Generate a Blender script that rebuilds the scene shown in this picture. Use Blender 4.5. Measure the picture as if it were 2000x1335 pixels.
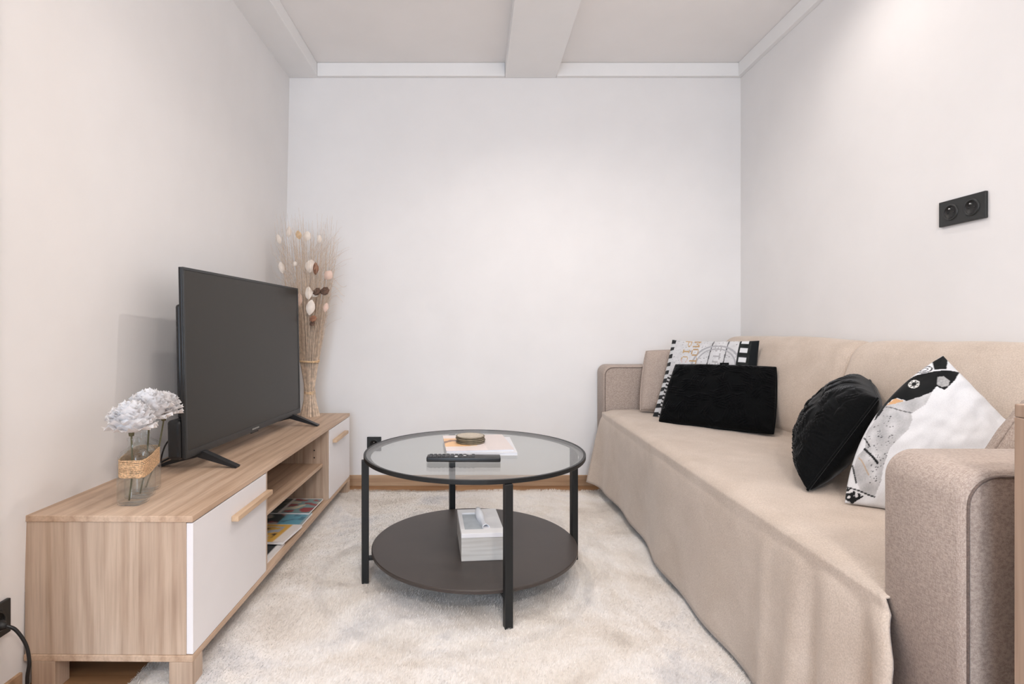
import bpy, bmesh, math, random
from mathutils import Vector, Matrix, noise
R = math.radians
random.seed(7)
for o in list(bpy.data.objects): bpy.data.objects.remove(o, do_unlink=True)
scene = bpy.context.scene
COL = scene.collection

# ------------------------------------------------------------------ camera
F = 1060.0                                   # focal length in pixels of a 2000 px wide frame
cam_d = bpy.data.cameras.new('camera'); cam = bpy.data.objects.new('camera', cam_d); COL.objects.link(cam)
cam.location = (0, 0, .917); cam.rotation_euler = (R(90), 0, 0)
cam_d.sensor_width = 36; cam_d.lens = 36*F/2000
cam_d.shift_x = (1000-925)/2000; cam_d.shift_y = -(667.5-640)/2000
cam_d.clip_start = .02
scene.camera = cam

# ------------------------------------------------------------------ world, lights, exposure
w = bpy.data.worlds.new('world'); scene.world = w; w.use_nodes = True
w.node_tree.nodes['Background'].inputs[0].default_value = (.62, .75, 1, 1)
w.node_tree.nodes['Background'].inputs[1].default_value = 1.0
vs = scene.view_settings
vs.view_transform = 'Standard'; vs.look = 'None'; vs.gamma = 1; vs.use_curve_mapping = False
vs.exposure = -.47
scene.cycles.transparent_max_bounces = 32
WIN_X, WIN_W, WIN_Z0, WIN_Z1 = -.45, 1.2, .25, 2.15
ld = bpy.data.lights.new('window_daylight', 'AREA'); ld.shape = 'RECTANGLE'
ld.size = WIN_W; ld.size_y = WIN_Z1-WIN_Z0; ld.energy = 80; ld.color = (.66, .82, 1.0)
lo = bpy.data.objects.new('window_daylight', ld); COL.objects.link(lo)
lo.location = (WIN_X, -2.17, (WIN_Z0+WIN_Z1)/2); lo.rotation_euler = (R(90), 0, 0)
DOWN_COL = (1.0, .915, .855)
DOWNLIGHTS = [  # x, y, ceiling height at that spot, energy
    (.33, 2.15, 2.372, 40), (1.12, 1.95, 2.45, 20), (.33, .55, 2.372, 24), (-.2, 1.2, 2.45, 26)]
FILL_GLOBE = (.35, -.55, 1.98, 76)                   # unseen globe light added behind the camera to brighten ceiling and walls

# ------------------------------------------------------------------ materials
def lin(c):
    return tuple(((v/255)/12.92 if v/255 <= .04045 else ((v/255+.055)/1.055)**2.4) for v in c)
class N:
    def __init__(s, name):
        s.m = bpy.data.materials.new(name); s.m.use_nodes = True
        s.t = s.m.node_tree; s.b = s.t.nodes['Principled BSDF']; s.out = s.t.nodes['Material Output']
    def n(s, t, **kw):
        x = s.t.nodes.new(t)
        for k, v in kw.items():
            if k in x.inputs: x.inputs[k].default_value = v
            else: setattr(x, k, v)
        return x
    def l(s, a, b): s.t.links.new(a, b)
    def coord(s, kind='Object', scale=(1, 1, 1), rot=(0, 0, 0)):
        c = s.n('ShaderNodeTexCoord'); m = s.n('ShaderNodeMapping')
        m.inputs['Scale'].default_value = scale; m.inputs['Rotation'].default_value = rot
        s.l(c.outputs[kind], m.inputs['Vector']); return m.outputs['Vector']
    def noise(s, vec, scale, detail=4, rough=.55, dist=0):
        x = s.n('ShaderNodeTexNoise'); x.inputs['Scale'].default_value = scale; x.inputs['Detail'].default_value = detail
        x.inputs['Roughness'].default_value = rough; x.inputs['Distortion'].default_value = dist
        s.l(vec, x.inputs['Vector']); return x.outputs['Fac']
    def ramp(s, fac, stops):
        x = s.n('ShaderNodeValToRGB'); e = x.color_ramp.elements
        while len(e) < len(stops): e.new(.5)
        for el, (p, c) in zip(e, stops): el.position = p; el.color = (*lin(c), 1)
        s.l(fac, x.inputs['Fac']); return x.outputs['Color']
    def bump(s, h, strength=.2, dist=.005):
        x = s.n('ShaderNodeBump'); x.inputs['Strength'].default_value = strength; x.inputs['Distance'].default_value = dist
        s.l(h, x.inputs['Height']); s.l(x.outputs['Normal'], s.b.inputs['Normal'])
    def mixc(s, fac, a, b, blend='MIX'):
        x = s.n('ShaderNodeMix', data_type='RGBA', blend_type=blend)
        if isinstance(fac, float): x.inputs[0].default_value = fac
        else: s.l(fac, x.inputs[0])
        s.l(a, x.inputs[6]); s.l(b, x.inputs[7]); return x.outputs[2]
    def set(s, **kw):
        for k, v in kw.items(): s.b.inputs[k.replace('_', ' ')].default_value = v
        return s
MAT = {}
def plain(name, rgb, rough=.5, metal=0, spec=.5, var=0.06, scale=30, bump=0, sheen=0):
    a = N(name); v = a.coord('Object')
    f = a.noise(v, scale)
    lo_ = tuple(c*(1-var) for c in rgb); hi = tuple(min(255, c*(1+var)) for c in rgb)
    a.l(a.ramp(f, [(.3, lo_), (.7, hi)]), a.b.inputs['Base Color'])
    a.set(Roughness=rough, Metallic=metal, Specular_IOR_Level=spec)
    if sheen: a.set(Sheen_Weight=sheen, Sheen_Roughness=.5)
    if bump: a.bump(f, bump, .002)
    MAT[name] = a.m; return a.m
def wood(name, axis, dark, mid, light, rough=.45, grain=1.0):
    a = N(name)
    sc = [3.2, 3.2, 3.2]; sc[axis] = .8
    v = a.coord('Object', tuple(sc))
    big = a.noise(v, 1.3*grain, 3, .5, .9)
    wv_ = a.n('ShaderNodeTexWave', wave_type='RINGS', rings_direction='XYZ'[axis]); wv_.inputs['Scale'].default_value = 1.1*grain
    wv_.inputs['Distortion'].default_value = 7; wv_.inputs['Detail'].default_value = 3; wv_.inputs['Detail Scale'].default_value = 1.2
    sc3 = [6, 6, 6]; sc3[axis] = .8
    a.l(a.coord('Object', tuple(sc3)), wv_.inputs['Vector'])
    sc2 = [130, 130, 130]; sc2[axis] = 5
    fine = a.noise(a.coord('Object', tuple(sc2)), 1.0, 3, .6)
    c1 = a.ramp(big, [(.3, dark), (.5, mid), (.72, light)])
    c3 = a.ramp(wv_.outputs['Fac'], [(.0, (222, 214, 208)), (.55, (255, 255, 255))])
    c2 = a.ramp(fine, [(.32, (196, 188, 182)), (.60, (255, 255, 255))])
    a.l(a.mixc(.36, a.mixc(.6, c1, c3, 'MULTIPLY'), c2, 'MULTIPLY'), a.b.inputs['Base Color'])
    a.set(Roughness=rough, Specular_IOR_Level=.35)
    a.bump(fine, .10, .001); MAT[name] = a.m; return a.m
def fabric(name, rgb, rgb2, scale=420, rough=.95, sheen=.2, bump=.5, patch=0.06):
    a = N(name)
    v = a.coord('Object', (1, 1, 1))
    wx = a.noise(a.coord('Object', (1, .18, 1)), scale, 2, .5); wy = a.noise(a.coord('Object', (.18, 1, .25)), scale, 2, .5)
    mx = a.n('ShaderNodeMath', operation='ADD'); a.l(wx, mx.inputs[0]); a.l(wy, mx.inputs[1])
    hf = a.n('ShaderNodeMath', operation='MULTIPLY'); a.l(mx.outputs[0], hf.inputs[0]); hf.inputs[1].default_value = .5
    c = a.ramp(hf.outputs[0], [(.38, rgb2), (.6, rgb)])
    p = a.ramp(a.noise(v, 5, 3), [(.3, tuple([255*(1-patch)]*3)), (.7, (255, 255, 255))])
    a.l(a.mixc(1.0, c, p, 'MULTIPLY'), a.b.inputs['Base Color'])
    a.set(Roughness=rough, Specular_IOR_Level=.15, Sheen_Weight=sheen, Sheen_Roughness=.5)
    a.bump(hf.outputs[0], bump, .002); MAT[name] = a.m; return a.m
def printed(name, rough=.85, bump=.2, sheen=.1):
    a = N(name); c = a.n('ShaderNodeVertexColor'); c.layer_name = 'print'
    f = a.noise(a.coord('Object'), 700, 2)
    g = a.ramp(f, [(.3, (238, 238, 238)), (.7, (255, 255, 255))])
    a.l(a.mixc(1.0, c.outputs['Color'], g, 'MULTIPLY'), a.b.inputs['Base Color'])
    a.set(Roughness=rough, Specular_IOR_Level=.2, Sheen_Weight=sheen); a.bump(f, bump, .001)
    MAT[name] = a.m; return a.m
def thin_glass(name, tint, rough=.0, ior=1.5):
    a = N(name); lw = a.n('ShaderNodeLayerWeight'); lw.inputs['Blend'].default_value = .5
    pw_ = a.n('ShaderNodeMath', operation='POWER'); a.l(lw.outputs['Facing'], pw_.inputs[0]); pw_.inputs[1].default_value = 5
    f0 = ((ior-1)/(ior+1))**2
    fr = a.n('ShaderNodeMath', operation='MULTIPLY_ADD'); a.l(pw_.outputs[0], fr.inputs[0]); fr.inputs[1].default_value = 1-f0; fr.inputs[2].default_value = f0
    tr = a.n('ShaderNodeBsdfTransparent'); tr.inputs['Color'].default_value = (*tint, 1)
    gl = a.n('ShaderNodeBsdfGlossy'); gl.inputs['Roughness'].default_value = rough
    mx = a.n('ShaderNodeMixShader'); a.l(fr.outputs[0], mx.inputs[0]); a.l(tr.outputs[0], mx.inputs[1]); a.l(gl.outputs[0], mx.inputs[2])
    a.l(mx.outputs[0], a.out.inputs['Surface']); MAT[name] = a.m; return a.m

plain('wall_paint', (239, 237, 236), .75, spec=.25, var=.008, scale=4, bump=.0)
plain('ceiling_paint', (248, 245, 243), .8, spec=.2, var=.008, scale=3)
plain('trim_paint', (245, 244, 243), .5, spec=.4, var=.006, scale=5)
plain('white_laminate', (236, 233, 234), .4, var=.006, scale=6)
plain('black_metal', (27, 29, 30), .45, .2, var=.05, scale=60)
plain('black_plastic', (24, 25, 27), .38, var=.05, scale=50)
plain('black_socket', (34, 36, 36), .42, var=.05, scale=60)
plain('socket_hole', (12, 13, 13), .5, var=.05)
plain('steel', (205, 205, 205), .3, .9)
plain('shelf_brown', (62, 54, 50), .42, var=.05, scale=8)
plain('tv_screen', (52, 49, 45), .30, spec=.25, var=.01, scale=3)
plain('tv_bezel', (40, 40, 39), .35, var=.04)
plain('logo_grey', (165, 163, 158), .4)
plain('stem_dry', (216, 195, 174), .85, var=.12, scale=60)
plain('tie_straw', (218, 186, 146), .8, var=.12, scale=90)
plain('pod_white', (232, 220, 208), .8, var=.05)
plain('pod_pink', (226, 196, 180), .8, var=.05)
plain('pod_brown', (140, 98, 76), .8, var=.2, scale=80)
plain('pod_dark', (92, 70, 58), .85, var=.3, scale=120, bump=.5)
plain('petal_white', (245, 242, 243), .8, var=.02, sheen=.1)
plain('stem_green', (96, 92, 66), .7, var=.1)
plain('twine', (196, 162, 126), .9, var=.25, scale=260, bump=.6)
plain('coaster_stone', (190, 180, 164), .7, var=.06, scale=120)
plain('coaster_edge', (120, 110, 92), .7, var=.1, scale=60)
plain('paper', (236, 233, 232), .7, var=.02)
plain('paper_cool', (224, 225, 230), .7, var=.02)
plain('tissue', (246, 246, 250), .85, var=.01)
plain('box_slot', (196, 201, 206), .6, var=.03)
plain('rubber_key', (66, 68, 70), .6)
plain('key_white', (210, 210, 208), .6)
plain('book_black', (22, 27, 30), .45, var=.06)
plain('lamp_white', (235, 235, 235), .4)
wood('oak_y', 1, (190, 161, 136), (206, 178, 153), (216, 191, 168))
wood('oak_z', 2, (186, 162, 142), (204, 181, 160), (214, 194, 175))
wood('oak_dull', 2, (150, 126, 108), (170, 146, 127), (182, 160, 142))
wood('oak_x', 0, (172, 144, 117), (198, 170, 142), (214, 188, 160))
wood('oak_handle', 1, (200, 170, 138), (214, 185, 154), (222, 196, 168))
wood('floor_oak', 0, (140, 104, 72), (170, 130, 94), (190, 150, 112), .4)
wood('baseboard_oak', 0, (166, 134, 104), (188, 156, 126), (200, 170, 140), .5)
wood('grey_wash', 0, (186, 182, 176), (206, 203, 198), (218, 216, 212), .6)
wood('leg_wood', 2, (120, 78, 50), (146, 98, 66), (160, 112, 78))
fabric('sofa_fabric', (192, 177, 166), (158, 142, 132), 900, .95, .15, .4, .03)
fabric('sofa_piping', (128, 112, 104), (100, 88, 82), 900)
MAT['black_velvet'] = None
def velvet():
    a = N('black_velvet'); f = a.noise(a.coord('Object'), 260, 3)
    a.l(a.ramp(f, [(.3, (8, 9, 10)), (.7, (17, 18, 19))]), a.b.inputs['Base Color'])
    a.set(Roughness=.95, Specular_IOR_Level=.08, Sheen_Weight=.20, Sheen_Roughness=.3); a.bump(f, .3, .001); MAT['black_velvet'] = a.m
velvet()
def throw_mat():
    a = N('throw_fleece'); v = a.coord('Object')
    fine = a.noise(v, 330, 3, .6); patch = a.noise(v, 7, 4, .6, .4)
    c = a.ramp(patch, [(.3, (203, 188, 174)), (.7, (216, 202, 189))])
    g = a.ramp(fine, [(.3, (225, 222, 220)), (.7, (255, 255, 255))])
    a.l(a.mixc(1.0, c, g, 'MULTIPLY'), a.b.inputs['Base Color'])
    a.set(Roughness=1.0, Specular_IOR_Level=.1, Sheen_Weight=.25, Sheen_Roughness=.4)
    a.bump(fine, .35, .002); MAT['throw_fleece'] = a.m
throw_mat()
def rug_mat():
    a = N('rug_fur'); v = a.coord('Object', (1, 1, .2))
    patch = a.noise(v, 2.4, 5, .62, .6); fine = a.noise(a.coord('Object', (1, .6, 1)), 120, 4, .7)
    c = a.ramp(patch, [(.28, (206, 196, 186)), (.42, (234, 226, 217)), (.55, (245, 240, 235)), (.66, (222, 219, 218)), (.78, (238, 233, 228))])
    g = a.ramp(fine, [(.25, (232, 229, 226)), (.7, (255, 255, 255))])
    a.l(a.mixc(.7, c, g, 'MULTIPLY'), a.b.inputs['Base Color'])
    a.set(Roughness=1.0, Specular_IOR_Level=.05, Sheen_Weight=.2); a.bump(fine, .4, .004); MAT['rug_fur'] = a.m
rug_mat()
thin_glass('table_glass', (.94, .96, .955), .0, 1.5)
thin_glass('bottle_glass', (.975, .985, .985), .02, 1.5)
thin_glass('window_glass', (.97, .98, .98), .0, 1.45)
for nm in ('cushion_print', 'magazine_print'): printed(nm)
MAT['magazine_print'].node_tree.nodes['Principled BSDF'].inputs['Roughness'].default_value = .35
def emit(name, col, s):
    a = N(name); a.set(Emission_Color=(*col, 1), Emission_Strength=s); MAT[name] = a.m
emit('lamp_glow', DOWN_COL, 6)
thin_glass('fill_globe_glass', (.96, .96, .95), .2, 1.3)  # clear shell of the added fill globe

# ------------------------------------------------------------------ builders
def link(o, parent=None):
    COL.objects.link(o)
    if parent is not None: o.parent = parent
    return o
def tag(o, label, cat, group=None, kind=None):
    if label: o['label'] = label
    if cat: o['category'] = cat
    if group: o['group'] = group
    if kind: o['kind'] = kind
    return o
def thing(name, label, cat, loc=(0, 0, 0), rot=(0, 0, 0), group=None):
    o = bpy.data.objects.new(name, None); o.empty_display_size = .05; link(o)
    o.location = loc; o.rotation_euler = rot
    return tag(o, label, cat, group)
def from_bm(name, bm, mat, parent=None, smooth=False, loc=None):
    me = bpy.data.meshes.new(name); bmesh.ops.recalc_face_normals(bm, faces=bm.faces); bm.to_mesh(me); bm.free()
    for m_ in (mat if isinstance(mat, (list, tuple)) else [mat]): me.materials.append(MAT[m_])
    if smooth: me.polygons.foreach_set('use_smooth', [True]*len(me.polygons))
    o = bpy.data.objects.new(name, me); link(o, parent)
    if loc is not None: o.location = loc
    return o
def mesh(name, verts, faces, mat, parent=None, smooth=True, loc=None):
    me = bpy.data.meshes.new(name); me.from_pydata([tuple(v) for v in verts], [], faces); me.update()
    me.materials.append(MAT[mat])
    if smooth: me.polygons.foreach_set('use_smooth', [True]*len(me.polygons))
    o = bpy.data.objects.new(name, me); link(o, parent)
    if loc is not None: o.location = loc
    return o
def add_box(bm, lo, hi, bev=0, seg=2):
    r = bmesh.ops.create_cube(bm, size=1); vs_ = r['verts']
    for v in vs_: v.co = Vector([(lo[i]+hi[i])/2 + v.co[i]*(hi[i]-lo[i]) for i in range(3)])
    if bev:
        es = {e for v in vs_ for e in v.link_edges}
        bmesh.ops.bevel(bm, geom=list(es), offset=bev, segments=seg, profile=.5, affect='EDGES')
def box(name, lo, hi, mat, parent=None, bev=.0015, seg=2, smooth=False):
    c = Vector([(lo[i]+hi[i])/2 for i in range(3)]); h = [(hi[i]-lo[i])/2 for i in range(3)]
    bm = bmesh.new(); add_box(bm, [-v for v in h], h, bev, seg)
    return from_bm(name, bm, mat, parent, smooth, c)
def lathe(name, prof, mat, parent=None, loc=(0, 0, 0), n=64, sx=1, sy=1, smooth=True, closed=False):
    vs_, fs = [], []
    for r, z in prof:
        for k in range(n):
            a = 2*math.pi*k/n; vs_.append((r*math.cos(a)*sx, r*math.sin(a)*sy, z))
    m_ = len(prof)
    for i in range(m_-1 + (1 if closed else 0)):
        for k in range(n):
            i2 = (i+1) % m_
            fs.append((i*n+k, i*n+(k+1) % n, i2*n+(k+1) % n, i2*n+k))
    o = mesh(name, vs_, fs, mat, parent, smooth, loc)
    return o
def tube_geo(pts, rad, n=8, cap=True):
    pts = [Vector(p) for p in pts]; vs_, fs = [], []
    rads = rad if isinstance(rad, (list, tuple)) else [rad]*len(pts)
    up = Vector((0, 0, 1)); t0 = (pts[1]-pts[0]).normalized()
    if abs(t0.dot(up)) > .9: up = Vector((1, 0, 0))
    nrm = t0.cross(up).normalized()
    for i, p in enumerate(pts):
        t = (pts[min(i+1, len(pts)-1)]-pts[max(i-1, 0)]).normalized()
        nrm = (nrm - t*nrm.dot(t)).normalized(); b = t.cross(nrm)
        for k in range(n):
            a = 2*math.pi*k/n; vs_.append(p+(nrm*math.cos(a)+b*math.sin(a))*rads[i])
    for i in range(len(pts)-1):
        for k in range(n): fs.append((i*n+k, i*n+(k+1) % n, (i+1)*n+(k+1) % n, (i+1)*n+k))
    if cap: fs.append(tuple(range(n))[::-1]); fs.append(tuple((len(pts)-1)*n+k for k in range(n)))
    return vs_, fs
def tube(name, pts, rad, mat, parent=None, n=8, smooth=True):
    v, f = tube_geo(pts, rad, n); return mesh(name, v, f, mat, parent, smooth)
def spline(ctrl, n):
    P = [Vector(p) for p in ctrl]; P = [P[0]*2-P[1]]+P+[P[-1]*2-P[-2]]; out = []
    segs = len(P)-3
    for i in range(n):
        t = i/(n-1)*segs; k = min(int(t), segs-1); t -= k; a, b, c, d = P[k:k+4]
        out.append(.5*((2*b)+(c-a)*t+(2*a-5*b+4*c-d)*t*t+(3*b-a-3*c+d)*t**3))
    return out
def structure(o): o['kind'] = 'structure'; return o
def paint(o, cols):
    ca = o.data.color_attributes.new('print', 'FLOAT_COLOR', 'POINT')
    flat = []
    for c in cols: flat += [*lin(c), 1.0]
    ca.data.foreach_set('color', flat)

# ================================================================== THE ROOM
XR, YB, ZC, ZB = 1.556, 3.161, 2.45, 2.372      # right wall, back wall, ceiling, underside of beams
YR, XL2 = -2.2, -1.95
def wall_left_x(y, z):
    near, far = -1.146, -1.122                  # at the floor
    t = (YB-y)/(YB-1.37); xb = far+(near-far)*t
    k = max(0, min(1, z/ZB)); return xb+(-1.072-xb)*k
# floor
fl = structure(box('floor', (XL2, YR, -.06), (XR+.1, YB+.1, -.012), 'floor_oak', None, 0))
pw, y, row = .178, YB-.002, 0
pm = {}
while y > YR:
    x = XL2-(.0 if row % 2 else .55)-(.23*(row % 3)); first = True
    while x < XR:
        x0, x1 = max(x, XL2), min(x+1.2, XR)
        if x1-x0 > .05:
            y0 = max(y-pw, YR)
            key = (round(x1-x0, 3), round(y-y0, 3))
            if key not in pm:
                p = box('plank', (0, 0, 0), (x1-x0-.0015, y-y0-.0015, .012), 'floor_oak', fl, .0012, 1); pm[key] = p.data
            else:
                p = bpy.data.objects.new('plank', pm[key]); link(p, fl)
            p.location = Vector(((x0+x1)/2, (y+y0)/2, -.006))-fl.location
        x += 1.2
    y -= pw; row += 1
# walls
structure(box('wall_back', (-1.35, YB, 0), (XR+.1, YB+.1, 2.6), 'wall_paint', None, 0))
structure(box('wall_right', (XR, YR-.1, 0), (XR+.1, YB, 2.6), 'wall_paint', None, 0))
vs_, fs, nr, nz = [], [], 24, 24
for i in range(nr+1):
    for k in range(nz+1):
        yy = 1.12+(YB+.01-1.12)*i/nr; zz = 2.6*k/nz; vs_.append((wall_left_x(yy, zz), yy, zz))
nv = len(vs_); vs_ += [(v[0]-.12, v[1], v[2]) for v in vs_]
for i in range(nr):
    for k in range(nz):
        a = i*(nz+1)+k; q = (a, a+1, a+nz+2, a+nz+1); fs.append(q[::-1]); fs.append(tuple(nv+j for j in q))
structure(mesh('wall_left', vs_, fs, 'wall_paint'))
structure(box('wall_return', (XL2, .97, 0), (-.985, 1.12, 2.6), 'wall_paint', None, .002))
structure(box('wall_side', (XL2-.1, YR-.1, 0), (XL2, .97, 2.6), 'wall_paint', None, 0))
bm = bmesh.new()
add_box(bm, (XL2, YR-.1, 0), (WIN_X-WIN_W/2, YR, 2.6)); add_box(bm, (WIN_X+WIN_W/2, YR-.1, 0), (XR, YR, 2.6))
add_box(bm, (WIN_X-WIN_W/2, YR-.1, 0), (WIN_X+WIN_W/2, YR, WIN_Z0)); add_box(bm, (WIN_X-WIN_W/2, YR-.1, WIN_Z1), (WIN_X+WIN_W/2, YR, 2.6))
structure(from_bm('wall_rear', bm, 'wall_paint'))
bm = bmesh.new(); xa, xb = WIN_X-WIN_W/2, WIN_X+WIN_W/2
for lo_, hi in (((xa, WIN_Z0), (xa+.05, WIN_Z1)), ((xb-.05, WIN_Z0), (xb, WIN_Z1)), ((xa, WIN_Z0), (xb, WIN_Z0+.05)), ((xa, WIN_Z1-.05), (xb, WIN_Z1)), ((WIN_X-.03, WIN_Z0), (WIN_X+.03, WIN_Z1))):
    add_box(bm, (lo_[0], YR-.08, lo_[1]), (hi[0], YR-.03, hi[1]), .003)
wf = structure(from_bm('window_1', bm, 'white_laminate'))
for sx in (-1, 1):
    box('pane', (min(WIN_X+sx*.03, WIN_X+sx*(WIN_W/2-.05)), YR-.06, WIN_Z0+.05), (max(WIN_X+sx*.03, WIN_X+sx*(WIN_W/2-.05)), YR-.054, WIN_Z1-.05), 'window_glass', wf, 0)
# ceiling, beam, soffit and cornices
structure(box('ceiling', (XL2, YR, ZC), (XR, YB, ZC+.1), 'ceiling_paint', None, 0))
structure(box('trim_1', (.182, YR, ZB), (.48, YB-.001, ZC-.001), 'trim_paint', None, .003))            # middle beam
structure(box('trim_2', (-1.14, 1.12, ZB), (-.905, YB-.001, ZC-.001), 'trim_paint', None, .003))       # soffit along the left wall
structure(box('trim_3', (-.904, YB-.026, ZB), (.181, YB, ZC-.001), 'trim_paint', None, .002))
structure(box('trim_4', (.481, YB-.026, ZB), (XR, YB, ZC-.001), 'trim_paint', None, .002))
structure(box('trim_5', (XR-.026, YR, ZB), (XR, YB-.0265, ZC-.001), 'trim_paint', None, .002))
structure(box('baseboard_back', (-1.1, YB-.013, .0), (XR, YB, .062), 'baseboard_oak', None, .002))
structure(box('baseboard_right', (XR-.013, YR, .0), (XR, YB-.014, .062), 'baseboard_oak', None, .002))
structure(box('baseboard_left', (-1.16, 1.13, 0), (-1.137, 1.369, .05), 'baseboard_oak', None, .002))

# downlights recessed in beam and ceiling
for i, (x, y, z, e) in enumerate(DOWNLIGHTS):
    where = ['in the middle beam near the back wall', 'near the right wall above the sofa', 'in the middle beam above the camera', 'between the beams above the television stand', 'near the right wall above the sofa arm', 'behind the camera by the window'][i]
    t = thing('downlight', 'white round recessed downlight '+where, 'downlight', (x, y, z), group='recessed ceiling downlights')
    lathe('ring', [(.030, -.002), (.031, -.006), (.042, -.006), (.045, -.0005), (.030, -.0005)], 'lamp_white', t, n=32)
    lathe('lens', [(.0005, -.003), (.029, -.003), (.029, -.0006)], 'lamp_glow', t, n=32)
    sd = bpy.data.lights.new('downlight_bulb', 'SPOT'); sd.energy = e; sd.color = DOWN_COL; sd.spot_size = R(150); sd.spot_blend = .8; sd.shadow_soft_size = .025
    so = bpy.data.objects.new('downlight_bulb', sd); link(so, t); so.location = (0, 0, -.012)

gx, gy, gz, ge = FILL_GLOBE  # added fill light, evens out ceiling and walls
gl_ = thing('fill_globe', 'added white fill globe on a ceiling rod, unseen behind the camera', 'lamp', (gx, gy, gz))
lathe('globe', [(.0005, -.09)]+[(.09*math.cos(R(a)), .09*math.sin(R(a))) for a in range(-80, 81, 10)]+[(.012, .0895)], 'fill_globe_glass', gl_, n=32)
lathe('rod', [(.006, .088), (.006, ZC-gz-.02), (.045, ZC-gz-.02), (.045, ZC-gz-.0005)], 'lamp_white', gl_, n=24)
gd = bpy.data.lights.new('fill_globe_bulb', 'POINT'); gd.energy = ge; gd.color = DOWN_COL; gd.shadow_soft_size = .095
go = bpy.data.objects.new('fill_globe_bulb', gd); link(go, gl_)

# ================================================================== RUG
def rug_h(x, y):
    return .010+.009*noise.noise((x*3.1, y*3.1, 0))*.5+.006*noise.noise((x*9, y*9, 3))+.003*noise.noise((x*24, y*24, 5))+.004
RX0, RX1, RY0, RY1 = -.885, 1.0, 1.0, 3.035
nx, ny = 150, 165; vs_, fs = [], []
for j in range(ny+1):
    for i in range(nx+1):
        x = RX0+(RX1-RX0)*i/nx; y = RY0+(RY1-RY0)*j/ny
        e = min(i, nx-i, j, ny-j)/4
        wob = .012*noise.noise((x*5, y*5, 9))
        if i in (0, nx): x += wob
        if j in (0, ny): y += wob*.6
        z = rug_h(x, y)*min(1, .25+.75*e) if e < 1 else rug_h(x, y)
        vs_.append((x, y, z))
for j in range(ny):
    for i in range(nx): a = j*(nx+1)+i; fs.append((a, a+1, a+nx+2, a+nx+1))
base = len(vs_)
vs_ += [(RX0, RY0, .001), (RX1, RY0, .001), (RX1, RY1, .001), (RX0, RY1, .001)]; fs.append((base+3, base+2, base+1, base))
rug = mesh('rug', vs_, fs, 'rug_fur'); tag(rug, 'large cream faux fur rug under the round coffee table', 'rug')
# pile: separate short tufts, one object of stuff
pv, pf = [], []; rnd = random.Random(3)
for k in range(230000):
    y = RY0+.25+(RY1-RY0-.25)*rnd.random()**1.15; x = RX0+(RX1-RX0)*rnd.random()
    if x > .86: continue
    z = rug_h(x, y)-.003; L = .007+.006*rnd.random()
    if RY1-y < .02 or x-RX0 < .02: z -= .003
    flow = 3.2*noise.noise((x*1.6, y*1.6, 20))+rnd.gauss(0, .7); lean = .5+.6*rnd.random()
    dx, dy = math.cos(flow)*lean*L, math.sin(flow)*lean*L
    px, py = -math.sin(flow)*.0011, math.cos(flow)*.0011
    a = len(pv); pv += [(x-px, y-py, z), (x+px, y+py, z), (x+dx, y+dy, z+L*.75)]; pf.append((a, a+1, a+2))
pile = mesh('pile', pv, pf, 'rug_fur', rug, False); pile['kind'] = 'stuff'

# ================================================================== TELEVISION STAND (local: x 0 = wall side, y 0 = near end)
ts = thing('tv_stand', 'low oak television stand with white doors and open niche along the left wall', 'tv stand', (-1.138, 1.372, 0), (0, 0, R(-.65)))
D, L, TOPZ = .430, 1.655, .443
box('top_panel', (0, 0, TOPZ-.016), (D, L, TOPZ), 'oak_y', ts, .0015)
box('bottom_panel', (0, 0, .075), (D, L, .091), 'oak_y', ts, .0015)
box('end_panel', (.001, .003, .0912), (D-.018, .019, TOPZ-.0162), 'oak_z', ts, .001)
box('end_panel', (.001, L-.019, .0912), (D-.018, L-.003, TOPZ-.0162), 'oak_z', ts, .001)
N0, N1 = .492, 1.235
box('divider', (.012, N0-.016, .0912), (D-.004, N0, TOPZ-.0162), 'oak_z', ts, .001)
box('divider', (.012, N1, .0912), (D-.004, N1+.016, TOPZ-.0162), 'oak_z', ts, .001)
box('back_panel', (.001, .0195, .0912), (.006, L-.0195, TOPZ-.0162), 'oak_y', ts, 0)
box('shelf', (.0125, N0+.0005, .252), (D-.03, N1-.0005, .267), 'oak_y', ts, .001)
d1 = box('door', (D-.0175, .004, .093), (D-.001, N0-.018, TOPZ-.019), 'white_laminate', ts, .001)
d2 = box('door', (D-.0175, N1+.018, .093), (D-.001, L-.004, TOPZ-.019), 'white_laminate', ts, .001)
for dr, (a, b) in ((d1, (.215, N0-.012)), (d2, (N1+.07, N1+.31))):
    c = dr.location
    h = box('handle', (D-.0009, a, .352), (D+.020, b, .368), 'oak_handle', None, .002); h.parent = dr; h.location = h.location-c; h['label'] = 'pale oak bar handle'
for (lx, ly) in ((.02, .0), (D-.06, .0), (.02, L-.05), (D-.06, L-.05)):
    bm = bmesh.new(); add_box(bm, (-.03, -.025, -.0375), (.03, .025, .0374), .0015); from_bm('leg', bm, 'oak_z', ts, False, (lx+.03, ly+.025, .0375))
for yy in (N1-.0002,):
    for zz in (.225, .295, .33):
        lathe('shelf_pin_hole', [(.0003, 0), (.0035, 0), (.0035, .0006)], 'socket_hole', ts, (.36, yy-.0004, zz), 12).rotation_euler = (R(90), 0, 0)

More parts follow.
